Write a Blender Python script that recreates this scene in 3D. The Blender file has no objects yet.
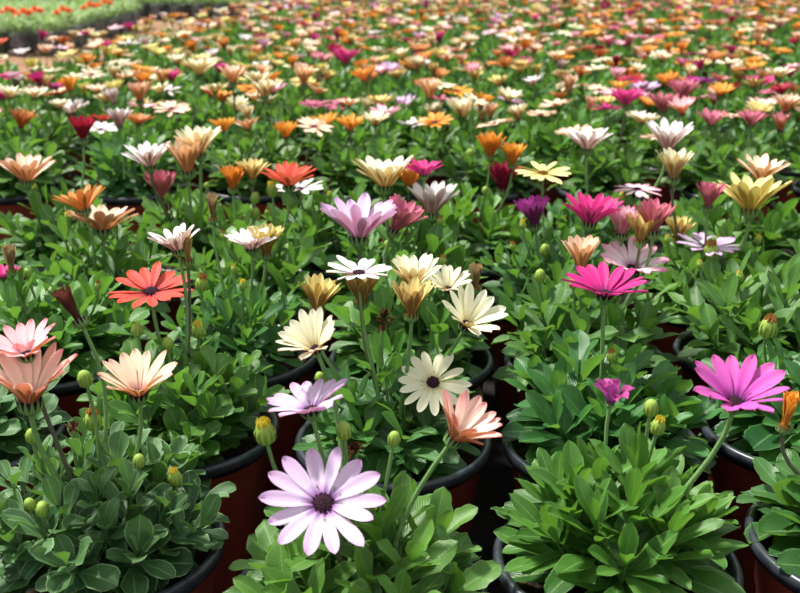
import bpy, math, random
import numpy as np
from mathutils import Vector, Matrix

random.seed(7)
RNG = np.random.default_rng(7)
SC = bpy.context.scene
COL = SC.collection
PI = math.pi
R = math.radians

# ------------------------------------------------------------------ camera
RIM = 0.15                       # height of the pot rims
CAMH = RIM + 0.4165
FPX = 1000.0
PITCH = R(19.33)
cd = bpy.data.cameras.new('camera'); cam = bpy.data.objects.new('camera', cd); COL.objects.link(cam)
cam.location = (0, 0, CAMH); cam.rotation_euler = (PI/2 - PITCH, 0, 0)
cd.sensor_width = 36; cd.lens = 36*FPX/800; cd.clip_start = 0.02; cd.clip_end = 200
cd.dof.use_dof = True; cd.dof.focus_distance = 0.80; cd.dof.aperture_fstop = 11.5
SC.camera = cam

# ------------------------------------------------------------------ light
SUN_EL, SUN_AZ = 60, -62         # azimuth from straight ahead, negative = left
w = bpy.data.worlds.new('sky'); SC.world = w; w.use_nodes = True
nt = w.node_tree; nt.nodes.clear()
wo = nt.nodes.new('ShaderNodeOutputWorld'); bg = nt.nodes.new('ShaderNodeBackground')
bg.inputs[0].default_value = (0.93, 0.97, 1.0, 1); bg.inputs[1].default_value = 0.78
nt.links.new(bg.outputs[0], wo.inputs[0])
sd = bpy.data.lights.new('sun', 'SUN'); sun = bpy.data.objects.new('sun', sd); COL.objects.link(sun)
sd.energy = 7.0; sd.angle = R(7); sd.color = (1.0, 0.96, 0.89)
sv = Vector((math.sin(R(SUN_AZ))*math.cos(R(SUN_EL)), math.cos(R(SUN_AZ))*math.cos(R(SUN_EL)), math.sin(R(SUN_EL))))
sun.rotation_euler = sv.to_track_quat('Z', 'Y').to_euler(); sun.location = (0, 0, 5)
vs = SC.view_settings
vs.view_transform = 'Standard'; vs.look = 'None'; vs.exposure = 0.2; vs.gamma = 1; vs.use_curve_mapping = False

CP, SP = math.cos(PITCH), math.sin(PITCH)
def ray(x, y):
    u = (x-400)/FPX; v = (y-296.5)/FPX
    return np.array([u, CP - v*SP, -SP - v*CP])
def at_plane(x, y, z):
    d = ray(x, y); t = (z-CAMH)/d[2]
    return np.array([d[0]*t, d[1]*t, z]), t      # t = depth along the view axis
def to_px(p):
    X, Y, Z = p[0], p[1], p[2]-CAMH
    zc = Y*CP - Z*SP; yc = -(Y*SP + Z*CP)
    return 400 + FPX*X/zc, 296.5 + FPX*yc/zc, zc

# ------------------------------------------------------------------ materials
def lin(c):
    return tuple(((v/255)/12.92 if v/255 <= .04045 else ((v/255+.055)/1.055)**2.4) for v in c) + (1,)
class NT:
    def __init__(s, name):
        s.m = bpy.data.materials.new(name); s.m.use_nodes = True; s.t = s.m.node_tree; s.t.nodes.clear()
        s.out = s.t.nodes.new('ShaderNodeOutputMaterial')
    def n(s, typ, **kw):
        nd = s.t.nodes.new(typ)
        for k, v in kw.items():
            if k.startswith('i_'):
                key = k[2:]; key = int(key) if key.isdigit() else key.replace('_', ' ')
                nd.inputs[key].default_value = v
            else: setattr(nd, k, v)
        return nd
    def l(s, a, b): s.t.links.new(a, b)
    def math(s, op, a, b=None, clamp=False):
        nd = s.n('ShaderNodeMath', operation=op); nd.use_clamp = clamp
        for i, v in enumerate((a, b)):
            if v is None: continue
            if hasattr(v, 'links'): s.l(v, nd.inputs[i])
            else: nd.inputs[i].default_value = v
        return nd.outputs[0]
    def mix(s, f, a, b, mode='MIX'):
        nd = s.n('ShaderNodeMix', data_type='RGBA', blend_type=mode)
        for key, v in ((0, f), (6, a), (7, b)):
            if hasattr(v, 'links'): s.l(v, nd.inputs[key])
            else: nd.inputs[key].default_value = v
        return nd.outputs[2]
    def ramp(s, f, stops):
        nd = s.n('ShaderNodeValToRGB'); e = nd.color_ramp.elements
        while len(e) < len(stops): e.new(.5)
        for k, (p, c) in enumerate(stops): e[k].position = p; e[k].color = c
        s.l(f, nd.inputs[0]); return nd.outputs[0]
    def thin(s, col, rough, trans, spec=.4, tcol=None, normal=None):
        p = s.n('ShaderNodeBsdfPrincipled'); p.inputs['Roughness'].default_value = rough
        p.inputs['Specular IOR Level'].default_value = spec
        t = s.n('ShaderNodeBsdfTranslucent'); mx = s.n('ShaderNodeMixShader'); mx.inputs[0].default_value = trans
        s.l(col, p.inputs['Base Color']); s.l(tcol or col, t.inputs[0])
        if normal: s.l(normal, p.inputs['Normal'])
        s.l(p.outputs[0], mx.inputs[1]); s.l(t.outputs[0], mx.inputs[2]); s.l(mx.outputs[0], s.out.inputs[0])

def simple(name, rgb, rough=.6, spec=.3, noise=None, bump=0, nscale=60):
    s = NT(name); p = s.n('ShaderNodeBsdfPrincipled'); p.inputs['Roughness'].default_value = rough
    p.inputs['Specular IOR Level'].default_value = spec; p.inputs['Base Color'].default_value = lin(rgb)
    if noise:
        tc = s.n('ShaderNodeTexCoord'); nz = s.n('ShaderNodeTexNoise'); nz.inputs['Scale'].default_value = nscale
        nz.inputs['Detail'].default_value = 6
        s.l(tc.outputs['Object'], nz.inputs['Vector'])
        c = s.ramp(nz.outputs[0], [(.35, lin(rgb)), (.7, lin(noise))]); s.l(c, p.inputs['Base Color'])
        if bump:
            b = s.n('ShaderNodeBump'); b.inputs['Strength'].default_value = bump; b.inputs['Distance'].default_value = .004
            s.l(nz.outputs[0], b.inputs['Height']); s.l(b.outputs[0], p.inputs['Normal'])
    s.l(p.outputs[0], s.out.inputs[0]); return s.m

def leaf_mat(name, dark, light, edge, rough=.42, trans=.3, edge_amt=.35):
    s = NT(name)
    uv = s.n('ShaderNodeUVMap'); sx = s.n('ShaderNodeSeparateXYZ'); s.l(uv.outputs[0], sx.inputs[0])
    at = s.n('ShaderNodeAttribute', attribute_name='tone'); tr = s.n('ShaderNodeSeparateColor'); s.l(at.outputs[0], tr.inputs[0])
    oi = s.n('ShaderNodeObjectInfo')
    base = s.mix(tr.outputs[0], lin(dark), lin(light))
    # pale margin and midrib
    a = s.math('ABSOLUTE', s.math('SUBTRACT', sx.outputs[0], .5))
    rim = s.math('MULTIPLY', s.math('GREATER_THAN', a, .455), edge_amt)
    rib = s.math('MULTIPLY', s.math('LESS_THAN', a, .03), .35)
    tc = s.n('ShaderNodeTexCoord'); nz = s.n('ShaderNodeTexNoise'); nz.inputs['Scale'].default_value = 90; nz.inputs['Detail'].default_value = 3
    s.l(tc.outputs['Object'], nz.inputs[0])
    c = s.mix(s.math('ADD', rim, rib, True), base, lin(edge))
    hs = s.n('ShaderNodeHueSaturation'); hs.inputs['Saturation'].default_value = 1.0
    s.l(s.math('ADD', .485, s.math('MULTIPLY', oi.outputs['Random'], .02)), hs.inputs['Hue'])
    s.l(s.math('ADD', .64, s.math('MULTIPLY', nz.outputs[0], .5)), hs.inputs['Value']); s.l(c, hs.inputs['Color'])
    b = s.n('ShaderNodeBump'); b.inputs['Strength'].default_value = .35; b.inputs['Distance'].default_value = .0012
    # side veins running from the midrib towards the margin
    vn = s.math('SINE', s.math('MULTIPLY', s.math('SUBTRACT', sx.outputs[1], s.math('MULTIPLY', a, .55)), 52))
    s.l(s.math('ADD', nz.outputs[0], s.math('MULTIPLY', s.math('ABSOLUTE', vn), .45)), b.inputs['Height'])
    tcol = s.mix(.6, hs.outputs[0], (.28, .62, .05, 1))
    s.thin(hs.outputs[0], rough, trans, .45, tcol, b.outputs[0]); return s.m

def petal_mat(name, base, mid, tip, under, under_tip, stripe=.25, trans=.3):
    """upper face base>mid>tip along the petal; lower face under>under_tip with a darker stripe"""
    s = NT(name)
    uv = s.n('ShaderNodeUVMap'); sx = s.n('ShaderNodeSeparateXYZ'); s.l(uv.outputs[0], sx.inputs[0])
    top = s.ramp(sx.outputs[1], [(0, lin(base)), (.14, lin([b*.5+m*.5 for b, m in zip(base, mid)])), (.32, lin(mid)), (.8, lin([a*.55+b*.45 for a, b in zip(mid, tip)])), (1, lin(tip))])
    a = s.math('ABSOLUTE', s.math('SUBTRACT', sx.outputs[0], .5))
    und = s.ramp(sx.outputs[1], [(0, lin(under)), (.55, lin(under)), (1, lin(under_tip))])
    und = s.mix(s.math('MULTIPLY', s.math('GREATER_THAN', a, .4), .5), und, lin(mid))
    # fine veins
    wv = s.math('SINE', s.math('MULTIPLY', sx.outputs[0], 44))
    vein = s.math('MULTIPLY', s.math('MAXIMUM', wv, 0), stripe)
    dk = s.mix(vein, top, lin([c*.72 for c in base]), 'MULTIPLY') if stripe else top
    top2 = s.mix(s.math('MULTIPLY', vein, .35), top, dk)
    ge = s.n('ShaderNodeNewGeometry')
    c = s.mix(ge.outputs['Backfacing'], top2, und)
    oi = s.n('ShaderNodeObjectInfo'); hs = s.n('ShaderNodeHueSaturation')
    s.l(s.math('ADD', .492, s.math('MULTIPLY', oi.outputs['Random'], .016)), hs.inputs['Hue'])
    s.l(s.math('ADD', .92, s.math('MULTIPLY', oi.outputs['Random'], .12)), hs.inputs['Value']); s.l(c, hs.inputs['Color'])
    s.thin(hs.outputs[0], .55, trans, .2); return s.m

LEAF = {
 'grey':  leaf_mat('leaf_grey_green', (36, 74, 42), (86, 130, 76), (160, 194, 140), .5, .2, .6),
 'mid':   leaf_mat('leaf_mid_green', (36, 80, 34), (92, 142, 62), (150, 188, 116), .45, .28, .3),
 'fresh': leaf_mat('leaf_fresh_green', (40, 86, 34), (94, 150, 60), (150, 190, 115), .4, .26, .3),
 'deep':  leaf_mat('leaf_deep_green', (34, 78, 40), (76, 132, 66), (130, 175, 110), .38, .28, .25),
}
P = {}
def pm(k, *a, **kw): P[k] = petal_mat('petal_'+k, *a, **kw)
pm('lavender', (118,52,138), (236,214,244), (222,172,222), (196,130,160), (222,176,214))
pm('violet',   (92,30,92), (206,92,190), (214,104,176), (170,70,120), (200,90,160))
pm('magenta',  (120,24,98), (205,40,128), (214,62,130), (150,40,90), (190,50,110))
pm('purple',   (80,24,84), (160,48,140), (176,60,150), (110,40,90), (150,60,130))
pm('coral',    (120,30,60), (220,84,78), (226,88,66), (190,80,60), (220,90,70))
pm('cream',    (214,200,140), (246,240,205), (250,246,222), (176,138,84), (226,206,150))
pm('white',    (206,186,206), (248,244,246), (250,246,246), (168,128,118), (224,204,200))
pm('yellow',   (214,190,90), (242,228,150), (246,236,170), (176,156,66), (214,200,110))
pm('peach',    (196,110,110), (254,230,204), (252,212,186), (188,122,74), (226,170,128))
pm('pink',     (170,80,130), (252,208,216), (242,150,164), (190,104,66), (226,140,130))
pm('blush',    (170,90,150), (255,236,240), (240,140,176), (196,120,130), (232,150,176))
pm('rose',     (130,50,90), (206,110,140), (214,120,140), (164,90,96), (196,112,120))
pm('orange',   (170,70,20), (236,156,62), (240,172,84), (196,116,44), (230,150,50))
pm('crimson',  (80,14,50), (170,26,66), (186,34,74), (120,20,50), (160,30,64))
pm('bronze',   (120,50,20), (206,128,70), (222,150,90), (160,84,40), (196,120,70))
pm('tan',      (150,110,50), (226,204,130), (236,218,150), (150,110,58), (190,160,90))
pm('brown',    (90,64,44), (176,146,104), (186,156,112), (122,98,62), (172,146,104))
pm('maroon',   (60,24,24), (110,56,48), (130,70,56), (74,38,34), (120,70,52))
pm('shell',    (196,110,150), (254,236,218), (242,158,156), (188,112,68), (230,140,120))
M_CENTER = simple('disc_purple', (40,20,52), .7, .2, (84,48,44), .6, 900)
M_CENTER_Y = simple('disc_brown', (74,46,30), .7, .2, (170,120,40), .6, 900)
M_CALYX = simple('calyx_green', (84,118,66), .6, .3, (120,150,84))
M_STEM = simple('stem_green', (90,130,72), .55, .3, (120,150,90))
M_STEMD = simple('stem_dark', (74,84,60), .55, .3, (100,90,74))
M_BUD = simple('bud_green', (118,150,58), .6, .3, (162,186,84), 0, 300)
M_BUDTIP = simple('bud_yellow', (196,178,50), .6, .3, (224,204,70), 0, 300)
M_BUDTIPB = simple('bud_bronze', (170,120,50), .6, .3, (120,80,40), 0, 300)
M_DRY = simple('dried_bloom', (110,74,44), .9, .1, (60,40,34), .5, 300)
M_POT = simple('pot_terracotta_plastic', (142,62,48), .42, .4, (158,72,54), 0, 30)
M_RIM = simple('pot_rim_black', (34,40,48), .34, .5, (52,58,66), 0, 120)
M_SOIL = simple('potting_soil', (30,24,22), .95, .1, (78,62,50), 1, 160)
M_GROUND = simple('ground_cloth', (20,20,22), .9, .15, (40,36,34), .6, 40)
M_PATH = simple('dry_ground', (150,118,94), .95, .1, (120,92,72), .6, 8)
M_BAG = simple('bag_black_plastic', (62,64,70), .45, .5, (120,122,128), .3, 60)
M_MARI_LEAF = leaf_mat('marigold_leaf', (120,146,98), (182,202,150), (180,205,150), .6, .3, .1)
M_MARI = simple('marigold_bloom', (232,92,40), .7, .2, (240,120,50), .4, 200)

# ------------------------------------------------------------------ mesh builder
class MB:
    def __init__(s): s.v=[]; s.f=[]; s.mi=[]; s.uv=[]; s.tone=[]; s.n=0
    def grid(s, pts, uv, mi=0, tone=.5):
        """pts (a,b,3) grid of vertices"""
        a, b = pts.shape[:2]
        i = np.arange(a*b).reshape(a, b)
        q = np.stack([i[:-1,:-1], i[:-1,1:], i[1:,1:], i[1:,:-1]], -1).reshape(-1, 4)
        s.v.append(pts.reshape(-1, 3)); s.f.append(q + s.n); s.uv.append(uv.reshape(-1, 2)[q].reshape(-1, 2))
        s.mi.append(np.full(len(q), mi)); s.tone.append(np.full(a*b, tone)); s.n += a*b
    def lathe(s, prof, seg, mi=0, M=None, tone=.5, jit=None):
        prof = np.array(prof, float); th = np.linspace(0, 2*PI, seg+1)[:-1]
        g = np.stack([prof[:, 0][:, None]*np.cos(th), prof[:, 0][:, None]*np.sin(th), prof[:, 1][:, None]+0*th], -1)
        if jit is not None: g += jit
        g = np.concatenate([g, g[:, :1]], 1)
        if M is not None: g = xf(g, M)
        uu, vv = np.meshgrid(np.linspace(0, 1, seg+1), np.linspace(0, 1, len(prof)))
        s.grid(g[:, ::-1].copy(), np.stack([uu, vv], -1), mi, tone)
    def tube(s, pts, rad, seg=6, mi=0):
        pts = np.array(pts, float); n = len(pts); rad = np.broadcast_to(rad, n)
        T = np.gradient(pts, axis=0); T /= np.linalg.norm(T, axis=1)[:, None]+1e-9
        ref = np.array([1., .13, .07]); A = np.cross(T, ref); A /= np.linalg.norm(A, axis=1)[:, None]+1e-9; B = np.cross(T, A)
        th = np.linspace(0, 2*PI, seg+1)
        g = pts[:, None] + rad[:, None, None]*(A[:, None]*np.cos(th)[None, :, None] + B[:, None]*np.sin(th)[None, :, None])
        uu, vv = np.meshgrid(np.linspace(0, 1, seg+1), np.linspace(0, 1, n))
        s.grid(g, np.stack([uu, vv], -1), mi)
    def mesh(s, name, mats):
        me = bpy.data.meshes.new(name)
        v = np.concatenate(s.v); f = np.concatenate(s.f)
        me.vertices.add(len(v)); me.vertices.foreach_set('co', v.astype(np.float32).ravel())
        me.loops.add(len(f)*4); me.loops.foreach_set('vertex_index', f.astype(np.int32).ravel())
        me.polygons.add(len(f)); me.polygons.foreach_set('loop_start', np.arange(0, len(f)*4, 4, dtype=np.int32))
        me.polygons.foreach_set('material_index', np.concatenate(s.mi).astype(np.int32))
        me.polygons.foreach_set('use_smooth', np.ones(len(f), bool))
        u = me.uv_layers.new(name='UVMap'); u.data.foreach_set('uv', np.concatenate(s.uv).astype(np.float32).ravel())
        t = np.concatenate(s.tone); c = me.attributes.new('tone', 'FLOAT_COLOR', 'POINT')
        c.data.foreach_set('color', np.stack([t, t, t, np.ones_like(t)], -1).astype(np.float32).ravel())
        for m in mats: me.materials.append(m)
        me.update(); me.validate()
        return me
def xf(g, M):
    M = np.array(M); return g @ M[:3, :3].T + M[:3, 3]
def obj(name, me, parent=None, M=None, mat=None):
    o = bpy.data.objects.new(name, me); COL.objects.link(o)
    if parent: o.parent = parent
    if M is not None: o.matrix_local = Matrix(np.array(M).tolist())
    if mat is not None:
        o.material_slots[0].link = 'OBJECT'; o.material_slots[0].material = mat
    return o
def frame(d, roll=0.):
    """rotation whose z is d"""
    d = np.array(d, float); d /= np.linalg.norm(d)
    a = np.array([1., 0, 0]) if abs(d[0]) < .8 else np.array([0, 1., 0])
    x = a - d*a.dot(d); x /= np.linalg.norm(x); y = np.cross(d, x)
    c, s_ = math.cos(roll), math.sin(roll)
    return np.stack([x*c+y*s_, -x*s_+y*c, d], 1)
def M4(R3, t, sc=1.):
    m = np.eye(4); m[:3, :3] = R3*sc; m[:3, 3] = t; return m

# ------------------------------------------------------------------ leaves
def leaf(mb, base, direction, L, W, kind, bend, cup, tone, nt=10, ns=4, rng=RNG, teeth=.0, up=None, mi=0, wave=.12):
    t = np.linspace(0, 1, nt+1); sgrid = np.linspace(-1, 1, ns+1)
    if kind == 'spoon':   prof = .16 + .84*np.clip((t-.12)/.55, 0, 1)**1.4*(1-np.clip((t-.12)/.55, 0, 1))*0 + 0
    if kind == 'spoon':
        a = np.clip(t/.68, 0, 1); prof = .14 + .86*(a*a*(3-2*a)); b = np.clip((t-.68)/.32, 0, 1); prof = prof*np.sqrt(np.clip(1-b**2.2, 0, 1))
    else:
        a = np.clip(t/.6, 0, 1); prof = .18 + .82*(a*a*(3-2*a)); b = np.clip((t-.62)/.38, 0, 1); prof = prof*np.clip(1-b**2, 0, 1)**.58
    prof[-1] = .02
    if teeth:
        ph = rng.uniform(0, 6)
        saw = lambda q: 1.6*(np.mod(q, 1) - .5)
        tl = 1 + teeth*saw(t*3.4+ph)*np.clip((t-.3)*4, 0, 1); tr_ = 1 + teeth*saw(t*3.4+ph+.3)*np.clip((t-.3)*4, 0, 1)
    else: tl = tr_ = np.ones_like(t)
    ang = bend*t                                  # curl along the length
    dx = np.cos(ang)/nt; dz = -np.sin(ang)/nt
    cx = np.concatenate([[0], np.cumsum(dx[:-1])])*L; cz = np.concatenate([[0], np.cumsum(dz[:-1])])*L
    S, T = np.meshgrid(sgrid, t)
    wd = W/2*prof[:, None]*np.where(S < 0, tl[:, None], tr_[:, None])
    y = S*wd*(1-.12*cup*S*S)
    lift = cup*np.abs(S)**1.6*wd*.7 + wave*W*np.sin(T*9+rng.uniform(0, 6)+S*1.5)*np.abs(S)*.5*np.clip(T*2, 0, 1)
    X = cx[:, None] + np.sin(ang)[:, None]*lift; Z = cz[:, None] + np.cos(ang)[:, None]*lift
    # local x along leaf, z its upper side
    d = np.array(direction, float); d /= np.linalg.norm(d)
    u = np.array([0, 0, 1.]) if up is None else np.array(up, float)
    side = np.cross(u, d)
    if np.linalg.norm(side) < 1e-3: side = np.array([1., 0, 0])
    side /= np.linalg.norm(side); nn = np.cross(d, side)
    G = np.array(base) + X[..., None]*d + y[..., None]*side + Z[..., None]*nn
    mb.grid(G, np.stack([(S+1)/2, T], -1), mi, tone)

def foliage(seed, kind='spoon', Ll=.055, Wr=.42, teeth=0., n_shoots=13, n_leaf=13, H=.075, spread=.075, nt=9, ns=4, skirt=12, upright=0., mi=0, mb=None, z0=RIM-.022, skirtL=1.5, droop=1., keep=None):
    rng = np.random.default_rng(seed); mb = mb or MB()
    for i in range(n_shoots):
        q = (i+.5)/n_shoots; rr = math.sqrt(q)
        az = i*2.39996 + rng.uniform(-.3, .3)
        h = H*(1-.48*q)*rng.uniform(.82, 1.12)
        tip = np.array([math.cos(az)*rr*spread, math.sin(az)*rr*spread, h]); b0 = np.array([math.cos(az)*.014, math.sin(az)*.014, 0])
        ax = tip-b0; ax[2] += .02; sh = np.linalg.norm(tip-b0); axn = ax/np.linalg.norm(ax)
        ctrl = b0*.4 + tip*.5 + np.array([math.cos(az), math.sin(az), -.4])*.008
        s_ = np.linspace(0, 1, 6)[:, None]
        cur = (1-s_)**2*b0 + 2*s_*(1-s_)*ctrl + s_*s_*tip
        pz = cur + [0, 0, z0]
        mb.tube(pz, np.linspace(.0024, .0013, 6), 5, mi)
        F = frame(axn)
        for k in range(n_leaf):
            f = (k+rng.uniform(.2, .8))/n_leaf
            s1 = .22 + .78*f**.8
            p = (1-s1)**2*b0 + 2*s1*(1-s1)*ctrl + s1*s1*tip
            la = k*2.39996 + i
            til = R(78 - 58*f**1.3 - upright*20*f) + rng.normal(0, .14)
            d = F @ np.array([math.cos(la)*math.sin(til), math.sin(la)*math.sin(til), math.cos(til)])
            if d[2] < -.15: d[2] = -.15
            L = Ll*(1.08 - .52*f**1.5)*rng.uniform(.8, 1.18)
            W = L*Wr*rng.uniform(.85, 1.2)
            upv = axn*.8 + np.array([0, 0, .6]) - .2*d
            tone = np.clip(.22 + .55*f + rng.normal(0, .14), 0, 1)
            if keep and keep(p + [0, 0, z0] + d*L*.9, p + [0, 0, z0] + d*L*.5): continue
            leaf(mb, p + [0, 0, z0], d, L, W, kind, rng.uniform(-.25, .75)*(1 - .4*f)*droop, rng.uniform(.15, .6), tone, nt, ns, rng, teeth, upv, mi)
    for i in range(skirt):
        az = i*2*PI/skirt + rng.uniform(-.3, .3); el = rng.uniform(.12, .62)
        d = np.array([math.cos(az)*math.cos(el), math.sin(az)*math.cos(el), math.sin(el)])
        L = Ll*skirtL*rng.uniform(.8, 1.12)
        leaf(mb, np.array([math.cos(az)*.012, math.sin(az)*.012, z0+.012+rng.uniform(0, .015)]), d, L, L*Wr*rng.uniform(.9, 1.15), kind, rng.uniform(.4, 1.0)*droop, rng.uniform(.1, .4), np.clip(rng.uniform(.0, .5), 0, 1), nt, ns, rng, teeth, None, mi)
    return mb

# ------------------------------------------------------------------ flower heads (unit: diameter about 1)
def petals(mb, seed, elev, n=15, nt=10, ns=4, mi=0, messy=.06, L=.46, W=.135, curl=.25):
    rng = np.random.default_rng(seed)
    e0 = R(elev)
    for i in range(n):
        az = 2*PI*i/n + rng.normal(0, .05); e = e0 + rng.normal(0, messy) + (.05 if i % 2 else -.03)
        l = L*rng.uniform(.92, 1.06); wq = W*rng.uniform(.88, 1.12)
        t = 1-(1-np.linspace(0, 1, nt+1))**1.35; a = np.clip(t/.6, 0, 1)
        prof = .34 + .66*(a*a*(3-2*a)); b = np.clip((t-.72)/.28, 0, 1); prof = prof*np.clip(1-b**1.9, 0, 1)**.62; prof[-1] = .06; dt = np.diff(t)
        # steeper at the base, opening towards the tip for cups
        ang = e + R(18)*(1-t)**2*(elev > 15) - curl*(t**1.5)*(.6 if elev < 20 else .25) + rng.normal(0, .04)*t
        r = .045 + np.concatenate([[0], np.cumsum(np.cos(ang[:-1])*dt)])*l
        z = np.concatenate([[0], np.cumsum(np.sin(ang[:-1])*dt)])*l
        S, T = np.meshgrid(np.linspace(-1, 1, ns+1), t)
        y = S*wq/2*prof[:, None]; lift = .16*wq*S*S - .05*wq*np.cos(S*PI*2)
        tw = rng.normal(0, .18)
        lift = lift + tw*y
        X = r[:, None] - np.sin(ang)[:, None]*lift; Z = z[:, None] + np.cos(ang)[:, None]*lift
        c, s_ = math.cos(az), math.sin(az)
        G = np.stack([X*c - y*s_, X*s_ + y*c, Z + .002*(i % 2)], -1)
        mb.grid(G[:, ::-1], np.stack([(1-S)/2, T], -1), mi, .5)
def disc(mb, seed, n=46, mi=0, r0=.085):
    mb.lathe([(0.0001, .055), (.03, .052), (.06, .04), (r0, .015), (r0*1.02, -.015), (r0*.6, -.03)][::-1], 16, mi)
    for k in range(n):
        q = (k+.5)/n; r = r0*.98*math.sqrt(q); a = k*2.39996; z = .05 - .04*q
        hgt = .028 if q > .5 else .018
        mb.lathe([(.0085, 0), (.0095, hgt*.6), (.005, hgt), (.0001, hgt*1.05)], 5, mi, M4(frame([math.cos(a)*q*.5, math.sin(a)*q*.5, 1]), [r*math.cos(a), r*math.sin(a), z-.004]))
def calyx(mb, elev, n=13, mi=0):
    r = .075 if elev < 50 else .085
    mb.lathe([(.022, -.1), (.045, -.085), (r, -.04), (r*1.05, -.005), (r*.7, 0.0)], 13, mi)
    e = R(min(75, elev+28))
    for i in range(n):
        a = 2*PI*i/n; t = np.linspace(0, 1, 4); S, T = np.meshgrid([-1., 0, 1.], t)
        wq = .022*(1-T)**.7; X = r*1.04 + T*.11*math.cos(e) + .012*(1-T); Z = -.04 + T*.13*math.sin(e) + .0*S
        y = S*wq; c, s_ = math.cos(a), math.sin(a)
        mb.grid(np.stack([X*c-y*s_, X*s_+y*c, Z], -1), np.stack([S, T], -1), mi)
def budmesh(kind):
    mb = MB()
    mb.lathe([(.05, -.5), (.2, -.42), (.33, -.2), (.36, .05), (.3, .3), (.2, .42), (.05, .5), (.0001, .5)], 12, 0)
    for i in range(11):
        a = 2*PI*i/11; t = np.linspace(0, 1, 6); S, T = np.meshgrid([-1., 0, 1.], t)
        rr = np.interp(T, [0, .3, .6, 1], [.30, .385, .37, .2]); Z = -.32 + T*.72; y = S*.075*(1-T)**.6
        X = rr + .02; c, s_ = math.cos(a), math.sin(a)
        mb.grid(np.stack([X*c-y*s_, X*s_+y*c, Z], -1), np.stack([S, T], -1), 0)
    if kind != 'g':
        for i in range(22):
            a = i*2.39996; r = .1+.16*(i % 3)/3; 
            mb.tube([[r*math.cos(a), r*math.sin(a), .2], [r*1.1*math.cos(a), r*1.1*math.sin(a), .48], [r*.9*math.cos(a), r*.9*math.sin(a), .62+.05*(i % 2)]], [.055, .06, .01], 4, 1)
    return mb.mesh('bud', [M_BUD, {'g': M_BUD, 'y': M_BUDTIP, 'b': M_BUDTIPB}[kind]])
ELEVS = [4, 12, 20, 28, 37, 47, 57, 67, 78]
PET_HI = {}; PET_LO = {}; CAL = {}; FAR_FL = {}
def n_pet(seed): return 14 + seed % 4
for e in ELEVS:
    for sd_ in range(3):
        mb = MB(); petals(mb, 100*e+sd_, e, n_pet(sd_), W=.125 if e < 50 else .13, L=.45+.05*(e > 30)); PET_HI[e, sd_] = mb.mesh('petals', [P['cream']])
        mb = MB(); petals(mb, 100*e+sd_, e, n_pet(sd_)-2, 3, 2, W=.15, L=.45+.05*(e > 30))
        mb.lathe([(.0001, .05), (.06, .04), (.085, .0)][::-1], 8, 1)
        mb.lathe([(.02, -.1), (.07, -.04), (.075, .0)], 8, 2); mb.tube([[0, 0, -.09], [.03, 0, -.6], [.02, .02, -1.2]], .018, 4, 2)
        PET_LO[e, sd_] = mb.mesh('bloom', [P['cream'], M_CENTER, M_CALYX])
    mb = MB(); calyx(mb, e); CAL[e] = mb.mesh('calyx', [M_CALYX])
mb = MB(); disc(mb, 1); DISC = mb.mesh('disc', [M_CENTER])
BUDS = {k: budmesh(k) for k in 'gyb'}
def drymesh():
    mb = MB(); rng = np.random.default_rng(5)
    for i in range(26):
        a = rng.uniform(0, 2*PI); e = rng.uniform(-.2, 1.4); d = [math.cos(a)*math.cos(e), math.sin(a)*math.cos(e), math.sin(e)]
        leaf(mb, [0, 0, 0], d, .5, .13, 'lance', rng.uniform(-2.5, 2.5), .8, .5, 6, 2, rng)
    return mb.mesh('dried', [M_DRY])
DRY = drymesh()
def wiltmesh():
    mb = MB(); rng = np.random.default_rng(9)
    for i in range(13):
        a = 2*PI*i/13; e = R(76)+rng.normal(0, .1); d = [math.cos(a)*math.cos(e), math.sin(a)*math.cos(e), math.sin(e)]
        leaf(mb, [.07*math.cos(a), .07*math.sin(a), 0], d, .6, .24, 'spoon', rng.uniform(.5, 1.5) if i % 3 else -.5, 1.2, .5, 8, 4, rng, 0, None, 0, .3)
    return mb.mesh('wilted', [P['violet']])
WILT = wiltmesh()

def near(seq, v): return min(seq, key=lambda q: abs(q-v))
def head_normal(c, r):
    """c degrees tilted towards the viewer, r degrees to the right"""
    return np.array([math.sin(R(r)), -math.sin(R(c)), math.cos(R(c))*math.cos(R(r))])

def stem_pts(top, n, root, k=8):
    d = np.array(n)/np.linalg.norm(n)
    L = np.linalg.norm(top-root)
    p0, p1, p2, p3 = root, root + np.array([0, 0, L*.35]), top - d*L*.4, top
    t = np.linspace(0, 1, k)[:, None]
    return (1-t)**3*p0 + 3*t*(1-t)**2*p1 + 3*t*t*(1-t)*p2 + t**3*p3

def add_flower(root, pos, size, colour, elev, n, seed, hi=True):
    """pos in plant coordinates"""
    e = near(ELEVS, elev); sd_ = seed % 3
    M = M4(frame(n, (seed*1.7) % 6.28), pos, size)
    if hi:
        o = obj('flower', PET_HI[e, sd_], root, M, P[colour])
        obj('flower_center', DISC, o, np.eye(4), M_CENTER if colour not in ('yellow', 'tan', 'brown', 'orange') else M_CENTER_Y)
        obj('calyx', CAL[e], o, np.eye(4))
        s = stem_pts(np.array(pos) - np.array(n)/np.linalg.norm(n)*.09*size, n, np.array([pos[0]*.35, pos[1]*.35, RIM+.005]))
        mb = MB(); mb.tube(s, np.linspace(.0019, .0015, 8)*max(1, size/.07), 7); inv = np.linalg.inv(M)
        mb.v = [xf(v, inv) for v in mb.v]
        obj('flower_stem', mb.mesh('stem', [M_STEM if seed % 4 else M_STEMD]), o, np.eye(4))
    else:
        o = obj('flower', PET_LO[e, sd_], root, M, P[colour])
    return o
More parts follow.
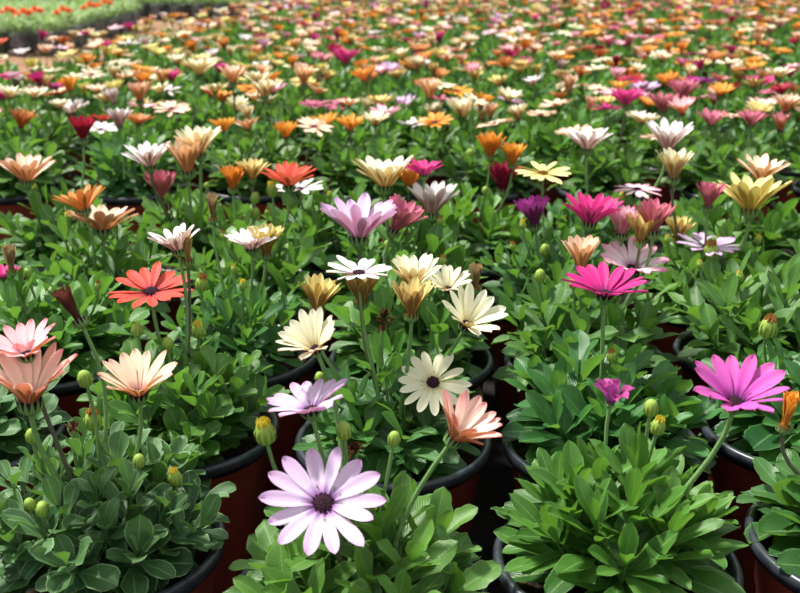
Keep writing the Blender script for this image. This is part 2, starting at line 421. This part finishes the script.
def add_bud(root, pos, size, kind, n, hi=True):
    M = M4(frame(n, size*900), pos, size)
    me = BUDS[kind] if kind in BUDS else (DRY if kind == 'd' else WILT)
    o = obj({'d': 'dried_flower', 'w': 'wilting_flower'}.get(kind, 'flower_bud'), me, root, M)
    if kind == 'd': o['label'] = 'shrivelled brown spent flower'
    if kind == 'w': o['label'] = 'half closed wilting purple flower'
    if hi:
        s = stem_pts(np.array(pos) - np.array(n)/np.linalg.norm(n)*.4*size*(kind in BUDS), n, np.array([pos[0]*.4, pos[1]*.4, RIM+.005]))
        mb = MB(); mb.tube(s, .0014, 6); inv = np.linalg.inv(M); mb.v = [xf(v, inv) for v in mb.v]
        obj('flower_stem', mb.mesh('stem', [M_STEM]), o, np.eye(4))
        if kind == 'w': obj('calyx', CAL[67], o, np.eye(4))
    return o

# ------------------------------------------------------------------ ground
def structure(name, me):
    o = obj(name, me); o['kind'] = 'structure'; return o
mb = MB(); xx, yy = np.meshgrid([-12., 12.], [-1.5, 30.])
mb.grid(np.stack([xx, yy, 0*xx], -1), np.stack([xx, yy], -1)); structure('ground', mb.mesh('ground', [M_GROUND]))
mb = MB(); xx, yy = np.meshgrid([-9., -.95], [3.35, 16.])
mb.grid(np.stack([xx, yy, 0*xx+.004], -1), np.stack([xx, yy], -1)); structure('path', mb.mesh('path', [M_PATH]))

# ------------------------------------------------------------------ pots
RP = .0885
def pot_meshes(seg, detail=True):
    b = MB()
    b.lathe([(.0001, .006), (.058, .004), (.062, 0), (.066, .004), (.0705, .06), (.0722, .062), (.0745, .1), (.0765, .102), (.079, .133), (.0835, .136)], seg)
    r = MB()
    r.lathe([(.0765, RIM-.028), (.0805, RIM-.006), (.0815, RIM-.001), (.0838, RIM+.001), (.087, RIM), (RP, RIM-.003), (.0878, RIM-.0095), (.0835, RIM-.01)][::-1], seg)
    s = MB()
    rng = np.random.default_rng(3); rr = np.linspace(.0001, .0775, 9)
    g = rng.normal(0, .0016, (9, 28, 3)); g[0] = 0; g[:, :, :2] *= .6
    s.lathe(np.stack([rr, np.full(9, RIM-.026) + .004*np.cos(rr*60)], -1)[::-1], 28, 0, jit=g)
    return b.mesh('pot', [M_POT]), r.mesh('rim', [M_RIM]), s.mesh('soil', [M_SOIL])
POT_HI = pot_meshes(64); POT_LO = pot_meshes(24)
def add_pot(root, me=POT_HI, tilt=(0, 0)):
    p = obj('flower_pot', me[0], root); obj('pot_rim', me[1], p, np.eye(4)); p.children[0]['label'] = 'black pot rim'
    obj('soil', me[2], root)
    return p
def plant_root(name, X, Y):
    o = bpy.data.objects.new(name, None); COL.objects.link(o); o.location = (X, Y, 0); o.empty_display_size = .05
    return o

pots = []     # dict: X Y row, tier, root
def pot(X, Y, tier, row, **kw):
    pots.append(dict(X=X, Y=Y, tier=tier, row=row, fl=0, cols=[], **kw)); return pots[-1]
FRONT = [
 (-.219, .640, 0, dict(kind='spoon', Ll=.040, Wr=.5, teeth=.04, n_shoots=27, n_leaf=13, H=.09, spread=.085, skirt=18, skirtL=1.75), 'grey'),
 (-.028, .578, 0, dict(kind='lance', Ll=.056, Wr=.38, teeth=.16, n_shoots=14, n_leaf=11, H=.07, spread=.07, skirt=14, skirtL=1.3), 'fresh'),
 (.156, .620, 0, dict(kind='lance', Ll=.058, Wr=.31, teeth=.08, n_shoots=17, n_leaf=14, H=.088, spread=.06, skirt=14, upright=.7, skirtL=1.45), 'fresh'),
 (.349, .640, 0, dict(kind='lance', Ll=.062, Wr=.42, teeth=.12, n_shoots=12, n_leaf=11, H=.07, spread=.07, skirt=14, skirtL=1.3), 'deep'),
 (-.395, .815, 1, dict(kind='spoon', Ll=.05, Wr=.5, n_shoots=14, n_leaf=12, H=.08), 'grey'),
 (-.200, .828, 1, dict(kind='spoon', Ll=.043, Wr=.47, teeth=.03, n_shoots=24, n_leaf=13, H=.09, spread=.08, skirt=14, skirtL=1.75), 'mid'),
 (-.006, .806, 1, dict(kind='lance', Ll=.055, Wr=.36, teeth=.1, n_shoots=13, n_leaf=12, H=.08, spread=.065, skirt=12, skirtL=1.2), 'deep'),
 (.180, .800, 1, dict(kind='lance', Ll=.058, Wr=.40, teeth=.12, n_shoots=14, n_leaf=12, H=.1, spread=.075, skirt=14, upright=.3, skirtL=1.25), 'deep'),
 (.366, .826, 1, dict(kind='lance', Ll=.056, Wr=.38, teeth=.1, n_shoots=12, n_leaf=12, H=.08), 'deep'),
]
for X, Y, r_, kw, lm in FRONT: pot(X, Y, 'hi', r_, fk=kw, lm=lm)
for X, Y in [(-.37, 1.0), (-.175, 1.01), (.012, .992), (.2, .985), (.388, 1.005), (.575, 1.0)]: pot(X, Y, 'mid', 2)
for k in range(7): pot(-.57+.192*k+random.uniform(-.008, .008), 1.19+random.uniform(-.01, .01), 'mid', 3)
for k in range(8): pot(-.68+.193*k+random.uniform(-.008, .008), 1.38+random.uniform(-.01, .01), 'mid', 4)
row = 5; y = 1.80
while y < 6.9:
    zc = y*CP + .4165*SP; half = zc*.4 + .1; st = .215 if y < 2.6 else .235
    off = random.uniform(0, st); x = -half - st + off
    while x < half:
        X = x + random.uniform(-.012, .012); Y = y + random.uniform(-.01, .01) + (random.uniform(-.03, .012) if row == 5 else 0)
        if not (Y > 3.2 and X < -1.06+max(0, Y-4.3)*.25) and abs(X) < half:
            pot(X, Y, 'mid' if y < 2.9 else 'lo', row)
        x += st
    y += st; row += 1

# ------------------------------------------------------------------ flowers seen in the photo:  x, y, width px, colour, elevation of petals, tilt to viewer, tilt right
T = [
 (323,504,118,'lavender',12,30,2),(311,412,88,'lavender',20,-2,-12),(453,440,68,'shell',47,10,30),(735,404,100,'violet',28,14,0),
 (433,383,72,'cream',4,36,0),(316,350,62,'cream',37,22,-16),(466,326,64,'cream',37,26,18),(605,296,86,'magenta',20,2,0),
 (632,270,72,'blush',20,14,4),(581,270,44,'peach',62,0,0),(708,248,60,'lavender',12,4,0),(750,212,72,'yellow',28,-6,0),
 (760,182,50,'peach',28,0,0),(151,293,82,'coral',12,8,0),(139,396,74,'peach',38,10,0),(30,404,88,'shell',47,6,4),(27,356,74,'pink',28,8,-3),
 (103,232,72,'peach',20,-8,0),(85,212,50,'bronze',28,-6,-12),(27,183,56,'peach',28,-3,0),(359,240,80,'lavender',28,-6,0),
 (393,232,46,'rose',50,0,26),(432,216,52,'white',38,-4,0),(385,189,62,'cream',28,-4,0),(409,188,34,'orange',38,0,0),(424,176,42,'magenta',20,0,0),
 (503,192,38,'crimson',50,0,0),(535,227,40,'purple',50,0,-8),(589,225,58,'magenta',28,0,5),(543,174,54,'yellow',4,8,0),(587,151,46,'white',28,-3,0),
 (667,152,48,'white',38,6,0),(673,180,40,'cream',50,0,0),(637,190,46,'blush',4,0,0),(653,234,44,'rose',50,0,0),(622,236,34,'blush',50,0,0),
 (640,243,32,'tan',50,0,0),(677,241,32,'tan',50,0,0),(708,208,34,'rose',50,0,0),(178,252,50,'white',28,0,-10),(188,262,34,'tan',76,0,0),
 (252,250,54,'white',20,0,0),(266,255,40,'tan',62,0,4),(359,274,66,'white',12,0,0),(361,304,38,'tan',62,0,0),(413,290,50,'cream',50,0,0),
 (411,316,42,'tan',62,0,0),(448,290,50,'cream',28,14,0),(476,290,30,'brown',76,0,0),(317,312,34,'tan',56,0,8),(289,187,58,'coral',20,0,0),(300,190,50,'white',12,0,0),
 (252,180,32,'tan',38,0,0),(233,190,30,'orange',62,0,0),(213,220,34,'brown',76,0,0),(163,200,38,'rose',50,0,0),(150,168,48,'white',28,0,-4),
 (188,174,46,'peach',50,0,0),(200,156,46,'cream',38,0,0),(83,141,32,'crimson',50,0,0),(71,114,42,'white',20,0,0),(3,278,26,'magenta',20,0,0),
 (12,272,26,'brown',76,0,0),(80,322,26,'maroon',76,0,-24),(784,428,46,'orange',76,0,6),(490,157,32,'orange',50,0,0),(512,166,30,'orange',50,0,0),
 (541,115,32,'peach',12,0,0),(350,131,30,'orange',28,0,0),(385,119,36,'blush',20,0,0),(401,110,30,'lavender',28,0,0),(416,125,36,'white',12,0,0),
 (430,100,28,'peach',50,0,0),(462,119,34,'cream',38,0,0),(474,101,26,'cream',12,8,20),(605,109,32,'magenta',12,0,0),(626,106,34,'magenta',28,0,0),(640,118,28,'white',12,8,0),
 (642,94,36,'lavender',20,0,0),(662,113,32,'rose',38,0,0),(682,100,32,'rose',38,0,0),(711,126,32,'rose',28,0,0),(733,117,26,'peach',12,0,0),
 (751,126,30,'rose',28,0,0),(762,111,32,'cream',20,0,0),(789,108,32,'cream',20,0,0),(757,88,34,'magenta',20,0,0),(702,82,32,'purple',12,0,0),
 (778,78,30,'cream',20,0,0),(752,45,30,'orange',12,0,0),(345,64,32,'magenta',28,0,0),(412,69,28,'orange',20,0,0),(304,86,26,'peach',50,0,0),(55,88,34,'magenta',12,0,0),
 (150,80,32,'cream',12,0,0),(200,76,36,'cream',28,0,0),(233,84,30,'peach',38,0,0),(258,86,30,'cream',28,0,0),(265,98,28,'cream',38,0,0),(130,44,24,'white',12,0,0),
 (140,102,26,'peach',50,0,0),(35,98,28,'cream',20,0,0),(3,100,24,'magenta',28,0,0),(95,54,26,'cream',12,0,0),(60,108,24,'cream',20,0,0),(700,150,0,'',0,0,0),
]
B = [ # buds: x, y, width px, kind
 (344,431,18,'g'),(394,439,15,'g'),(265,433,24,'y'),(85,379,17,'g'),(93,421,20,'b'),(175,478,16,'y'),(139,461,14,'g'),(42,510,14,'g'),(32,436,15,'g'),
 (658,427,17,'y'),(651,408,17,'g'),(768,328,20,'b'),(711,252,18,'b'),(612,357,12,'b'),(198,331,15,'y'),(137,330,14,'g'),(168,344,13,'g'),(610,404,40,'w'),
 (384,321,26,'d'),(356,453,24,'d'),(73,431,20,'d'),(30,505,14,'g'),(43,508,14,'g'),(183,386,12,'g'),(202,284,15,'b'),(226,285,0,''),(255,198,11,'g'),(272,190,13,'y'),(255,213,11,'g'),
 (540,276,13,'g'),(465,318,0,''),(660,160,10,'g'),(690,165,0,''),(350,160,0,''),(470,155,11,'g'),(432,395,0,''),(320,378,12,'g'),(545,250,12,'g'),(230,470,0,'g'),
]
def place(x, y, heights, near_h):
    best = None
    for h in heights:
        p, t = at_plane(x, y, RIM+h)
        for q in pots:
            d = math.hypot(p[0]-q['X'], p[1]-q['Y'])
            c = max(0, d-.04)*1.6 + abs(h-near_h)*.45
            if best is None or c < best[0]: best = (c, p, t, q)
    return best[1:]
jobs = []
HS = np.arange(.06, .166, .01)
for i, (x, y, s, col, e, c, r_) in enumerate(T):
    if not s: continue
    p, t, q = place(x, y, HS, .115)
    q['fl'] += 1; q['cols'].append(col); e2 = e + 9 if (20 <= e <= 50 and y < 262) else e
    jobs.append((q, p, min(.086, max(.04, s*t/FPX))*(1.4 if e >= 70 else min(1.6, 1.05/(.1+.9*math.cos(R(e2))))), col, e2, head_normal(c, r_), i))
bj = []
for i, (x, y, s, k) in enumerate(B):
    if not s: continue
    p, t, q = place(x, y, np.arange(.05, .14, .01), .085); bj.append((q, p, s*t/FPX*1.15, k))

# shared foliage for the rows behind
MIDF = []
kinds = [('lance', .36, .1, 'mid', .2), ('lance', .4, .13, 'fresh', .4), ('spoon', .46, .04, 'mid', 0), ('lance', .34, .08, 'deep', .5), ('spoon', .42, .05, 'fresh', .2), ('lance', .38, .1, 'mid', .5)]
for k, (kd, wr, te, lm, upr) in enumerate(kinds):
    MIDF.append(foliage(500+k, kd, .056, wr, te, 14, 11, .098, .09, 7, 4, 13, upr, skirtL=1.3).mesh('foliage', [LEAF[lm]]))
LOF = []
for k, (kd, wr, te, lm, upr) in enumerate(kinds):
    LOF.append(foliage(700+k, kd, .058, wr*1.1, 0, 13, 8, .088, .09, 4, 2, 9, upr, skirtL=1.2).mesh('foliage', [LEAF[lm]]))

pal_l = ['cream']*6+['peach']*5+['white']*3+['orange']*2+['yellow']*3+['bronze','tan','tan','magenta','coral','blush']
pal_c = ['peach']*6+['bronze']*2+['rose']+['orange']*3+['cream']*4+['pink']+['tan']+['magenta','yellow','white','lavender','crimson','tan','tan','blush']
pal_r = ['bronze']*2+['orange']*4+['peach']*6+['rose']+['pink']+['cream']*2+['tan']*2+['magenta','crimson','yellow','blush']
pots.sort(key=lambda q: (q['Y']**2+q['X']**2))
used = 0
far = []
for idx, q in enumerate(pots):
    rng = random.Random(idx*13+5)
    X, Y = q['X'], q['Y']
    if idx >= 298: far.append(q); continue
    rt = q['root'] = plant_root('potted_daisy', X, Y)
    q['rng'] = rng
    add_pot(rt, POT_HI if q['tier'] == 'hi' or q['row'] < 5 else POT_LO)
    if q['tier'] == 'hi':
        heads = [(to_px(jp), js*FPX/to_px(jp)[2]) for jq, jp, js, *_ in jobs] + [(to_px(jp), js*FPX/to_px(jp)[2]*.8) for jq, jp, js, *_ in bj]
        def keep(*pts, X=X, Y=Y, heads=heads):   # leaves give way where a bloom stands
            for p_ in pts:
                a_ = to_px((p_[0]+X, p_[1]+Y, p_[2]))
                for h_, w_ in heads:
                    if a_[2] < h_[2]+.02 and abs(a_[0]-h_[0]) < w_*.5 and abs(a_[1]-h_[1]) < w_*.42: return True
            return False
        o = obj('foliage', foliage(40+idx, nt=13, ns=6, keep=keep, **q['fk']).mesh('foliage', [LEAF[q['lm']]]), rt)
    else:
        lib = MIDF if q['tier'] == 'mid' else LOF; k = rng.randrange(len(lib))
        sc = rng.uniform(.95, 1.12) if abs(X+.175) > .01 else .84
        a = rng.uniform(0, 2*PI); c, s_ = math.cos(a), math.sin(a)
        M = np.array([[c, -s_, 0, 0], [s_, c, 0, 0], [0, 0, 1, 0], [0, 0, 0, 1.]])
        M[:3, :3] *= sc; M[2, 3] = -(sc-1)*(RIM-.02)
        obj('foliage', lib[k], rt, M)
for q, p, s, col, e, n, i in jobs:
    if 'root' in q: add_flower(q['root'], [p[0]-q['X'], p[1]-q['Y'], p[2]], s, col, e, n, i)
for q, p, s, k in bj:
    if 'root' in q: add_bud(q['root'], [p[0]-q['X'], p[1]-q['Y'], p[2]], s, k, np.array([random.uniform(-.2, .2), random.uniform(-.2, .1), 1]))
# the unlisted blooms of the crowded rows behind
def loose(q, rng, make):
    X, Y = q['X'], q['Y']; px, py, zc = to_px((X, Y, RIM+.115))
    nfl = 0 if py > 150 else (1 if py > 128 else (4 if py > 95 else (6 if py > 60 else 7)))
    pal = pal_l if px < 270 else (pal_c if px < 560 else pal_r)
    for k in range(nfl):
        a = rng.uniform(0, 6.28); r_ = math.sqrt(rng.uniform(.02, 1))*.115
        make([r_*math.cos(a), r_*math.sin(a), RIM+rng.uniform(.085, .14)], rng.uniform(.056, .074) if py > 45 else rng.uniform(.052, .068), rng.choice(pal), rng.choice([4, 12, 20, 28, 28, 38, 50, 62]),
             head_normal(rng.uniform(-12, 14), rng.uniform(-14, 14)), rng.randrange(99))
for q in pots:
    if 'root' not in q: continue
    def mk(p, s, col, e, n, sd_, q=q): q['cols'].append(col); q['fl'] += 1; add_flower(q['root'], p, s, col, e, n, sd_, hi=False)
    loose(q, q['rng'], mk)
    if q['row'] in (2, 3, 4):
        for k in range(2):
            a = q['rng'].uniform(0, 6.28); r_ = q['rng'].uniform(.02, .07)
            add_bud(q['root'], np.array([r_*math.cos(a), r_*math.sin(a), RIM+q['rng'].uniform(.07, .1)]), q['rng'].uniform(.009, .013), q['rng'].choice('ggyb'), np.array([.15*math.cos(a), .15*math.sin(a), 1.]))
if far:   # beyond the first three hundred: one mass
    mb = MB(); names = list(P); mats = [LEAF['mid'], M_POT, M_RIM] + [P[k] for k in names]
    lofd = {}
    def dump(me):
        if me.name not in lofd:
            v = np.empty(len(me.vertices)*3, np.float32); me.vertices.foreach_get('co', v)
            f = np.empty(len(me.loops), np.int32); me.loops.foreach_get('vertex_index', f)
            u = np.empty(len(me.loops)*2, np.float32); me.uv_layers[0].data.foreach_get('uv', u)
            lofd[me.name] = (v.reshape(-1, 3).astype(float), f.reshape(-1, 4), u.reshape(-1, 2))
        return lofd[me.name]
    def put(me, M, mi):
        v, f, u = dump(me); mb.v.append(xf(v, M)); mb.f.append(f+mb.n); mb.uv.append(u); mb.mi.append(np.full(len(f), mi)); mb.tone.append(np.full(len(v), .5)); mb.n += len(v)
    for k, q in enumerate(far):
        rng = random.Random(k); M = M4(frame([0, 0, 1], rng.uniform(0, 6)), [q['X'], q['Y'], 0])
        put(LOF[k % 6], M, 0); put(POT_LO[0], M, 1); put(POT_LO[1], M, 2)
        def mk(p, s, col, e, n, sd_, q=q): put(PET_LO[near(ELEVS, e), sd_ % 3], M4(frame(n, sd_), [p[0]+q['X'], p[1]+q['Y'], p[2]], s), 3+names.index(col))
        loose(q, rng, mk)
    o = obj('distant_daisies', mb.mesh('distant_daisies', mats)); o['kind'] = 'stuff'; o['category'] = 'potted flowers'
    o['label'] = 'farthest mass of mixed potted daisies along the top edge of the photo'

# ------------------------------------------------------------------ marigolds in black bags, upper left
def mari_mesh(seed):
    mb = MB(); rng = np.random.default_rng(seed)
    for i in range(110):
        a = rng.uniform(0, 2*PI); q = math.sqrt(rng.uniform(0, 1)); h = rng.uniform(.35, 1)
        p = np.array([math.cos(a)*q*.055, math.sin(a)*q*.055, .1+.1*h*(1-.4*q*q)])
        el = rng.uniform(-.1, 1.2); d = [math.cos(a)*math.cos(el), math.sin(a)*math.cos(el), math.sin(el)]
        leaf(mb, p, d, .042, .015, 'lance', rng.uniform(0, .8), .3, np.clip(.2+.6*h, 0, 1), 4, 2, rng)
    return mb.mesh('marigold_foliage', [M_MARI_LEAF])
MARI = [mari_mesh(s) for s in range(4)]
b = MB(); b.lathe([(.0001, .002), (.036, .002), (.042, .02), (.044, .06), (.042, .105), (.047, .122), (.043, .12), (.04, .105), (.0001, .103)], 14, jit=None); BAG = b.mesh('bag', [M_BAG])
b = MB()
for ring in range(4):
    for i in range(12 - 2*ring):
        a = 2*PI*i/(12-2*ring)+ring; e = .15+.38*ring
        leaf(b, [0, 0, .002*ring], [math.cos(a)*math.cos(e), math.sin(a)*math.cos(e), math.sin(e)], .026-.003*ring, .014, 'spoon', .5, .3, .5, 4, 2)
MBL = b.mesh('marigold_bloom', [M_MARI])
mfl = {(8, 6), (24, 7), (31, 4), (97, 3), (107, 3), (60, 2)}
mari = []
for ya, yb, xr in ((5.55, 7.4, -1.9), (8.3, 10.3, -1.15)):
    y = ya; r_ = 0
    while y < yb:
        x = xr; k = 0
        while x > -(y*.945+.19)*.4 - .15:
            mari.append((x+random.uniform(-.01, .01), y+random.uniform(-.01, .01), r_, k, ya < 6)); x -= .16; k += 1
        y += .16; r_ += 1
print('MARI', len(mari))
claimed = {}
for fx, fy in mfl:
    j = min(range(len(mari)), key=lambda j: math.hypot(to_px((mari[j][0], mari[j][1], .22))[0]-fx, (to_px((mari[j][0], mari[j][1], .22))[1]-(fy+8))*2)); claimed[j] = fx
for j, (X, Y, r_, k_, nearb) in enumerate(mari):
    rt = plant_root('marigold_plant', X, Y); rt['category'] = 'potted flower'; rt['group'] = 'marigolds in black bags'
    obj('grow_bag', BAG, rt, M4(frame([0, 0, 1], j), [0, 0, 0]))
    obj('foliage', MARI[j % 4], rt, M4(frame([0, 0, 1], j*1.3), [0, 0, 0]))
    blk = 'nearer' if nearb else 'farther'; ODN = ('first','second','third','fourth','fifth','sixth','seventh','eighth','ninth','tenth','eleventh','twelfth','thirteenth','fourteenth','fifteenth','sixteenth','seventeenth','eighteenth','nineteenth','twentieth')
    if j in claimed:
        obj('flower', MBL, rt, M4(frame([.1, -.35, 1]), [0, 0, .225])); obj('flower', MBL, rt, M4(frame([-.1, -.3, 1]), [.035, -.01, .215])); obj('flower', MBL, rt, M4(frame([-.1, -.3, 1]), [-.03, -.02, .205]))
    rt['label'] = '%s marigold in a black bag, %s upper-left block, %s row, %s from right' % ('orange-blooming' if j in claimed else 'leafy', blk, ODN[r_], ODN[k_])

# ------------------------------------------------------------------ labels
FIX = {}
def fixl(x, y, txt): FIX[(x, y)] = txt
ordn = ['first','second','third','fourth','fifth','sixth','seventh','eighth','ninth','tenth','eleventh','twelfth','thirteenth','fourteenth','fifteenth','sixteenth','seventeenth','eighteenth','nineteenth','twentieth','twenty-first','twenty-second','twenty-third','twenty-fourth','twenty-fifth','twenty-sixth']
cname = dict(lavender='lavender', violet='violet', magenta='magenta', purple='purple', coral='coral', cream='cream', white='white', yellow='yellow', peach='peach', pink='pink', blush='blush', rose='rose', orange='orange', crimson='crimson', bronze='bronze', tan='tan', brown='brown', maroon='maroon', shell='shell-pink')
from collections import Counter
FRL = {
 (0, 0): 'grey-green daisy pot with many small buds, peach and pale pink blooms, lower left corner',
 (0, 1): 'potted daisy with one large wide-open lavender bloom facing the camera, bottom centre-left',
 (0, 2): 'dense fresh-green daisy pot with wilting purple and big violet-pink blooms, bottom centre-right',
 (0, 3): 'dark-leaved daisy pot with a closed orange bloom, cut by the lower right corner',
 (1, 0): 'bloomless daisy pot cut by the left edge, behind the grey-green one with buds',
 (1, 1): 'round-leaved daisy pot with a wide-open coral red bloom, second row, left of centre',
 (1, 2): 'daisy pot with several dark-eyed cream and tan blooms, second row, behind the large lavender bloom',
 (1, 3): 'toothed-leaf daisy pot with one tall magenta bloom, second row, centre-right',
 (1, 4): 'deep green daisy pot with one bronze bud, right edge, behind the violet-pink bloom',
}
rows = {}
for q in pots:
    if 'root' in q: rows.setdefault(q['row'], []).append(q)
for r_, L in rows.items():
    L.sort(key=lambda q: q['X'])
    for i, q in enumerate(L):
        rt = q['root']; rt['category'] = 'potted flower'; c = [cname[k] for k, _ in Counter(q['cols']).most_common(2)]
        txt = ('with %s blooms' % ' and '.join(c)) if c else 'showing leaves only'
        pl = ordn[i]
        if (r_, i) in FRL: rt['label'] = FRL[r_, i]; rt['group'] = 'potted daisies in front of the gap'
        elif r_ < 5:
            rt['label'] = 'potted daisy %s, %s row from the front, %s from left' % (txt, ordn[r_], pl); rt['group'] = 'potted daisies in front of the gap'
        else:
            rt['label'] = 'potted daisy %s, %s row behind the gap, %s from left' % (txt, ordn[r_-5], pl); rt['group'] = 'potted daisies behind the gap'
print('POTS', len(pots), 'far', len(far), 'mari', len(mari), 'objects', len(bpy.data.objects))
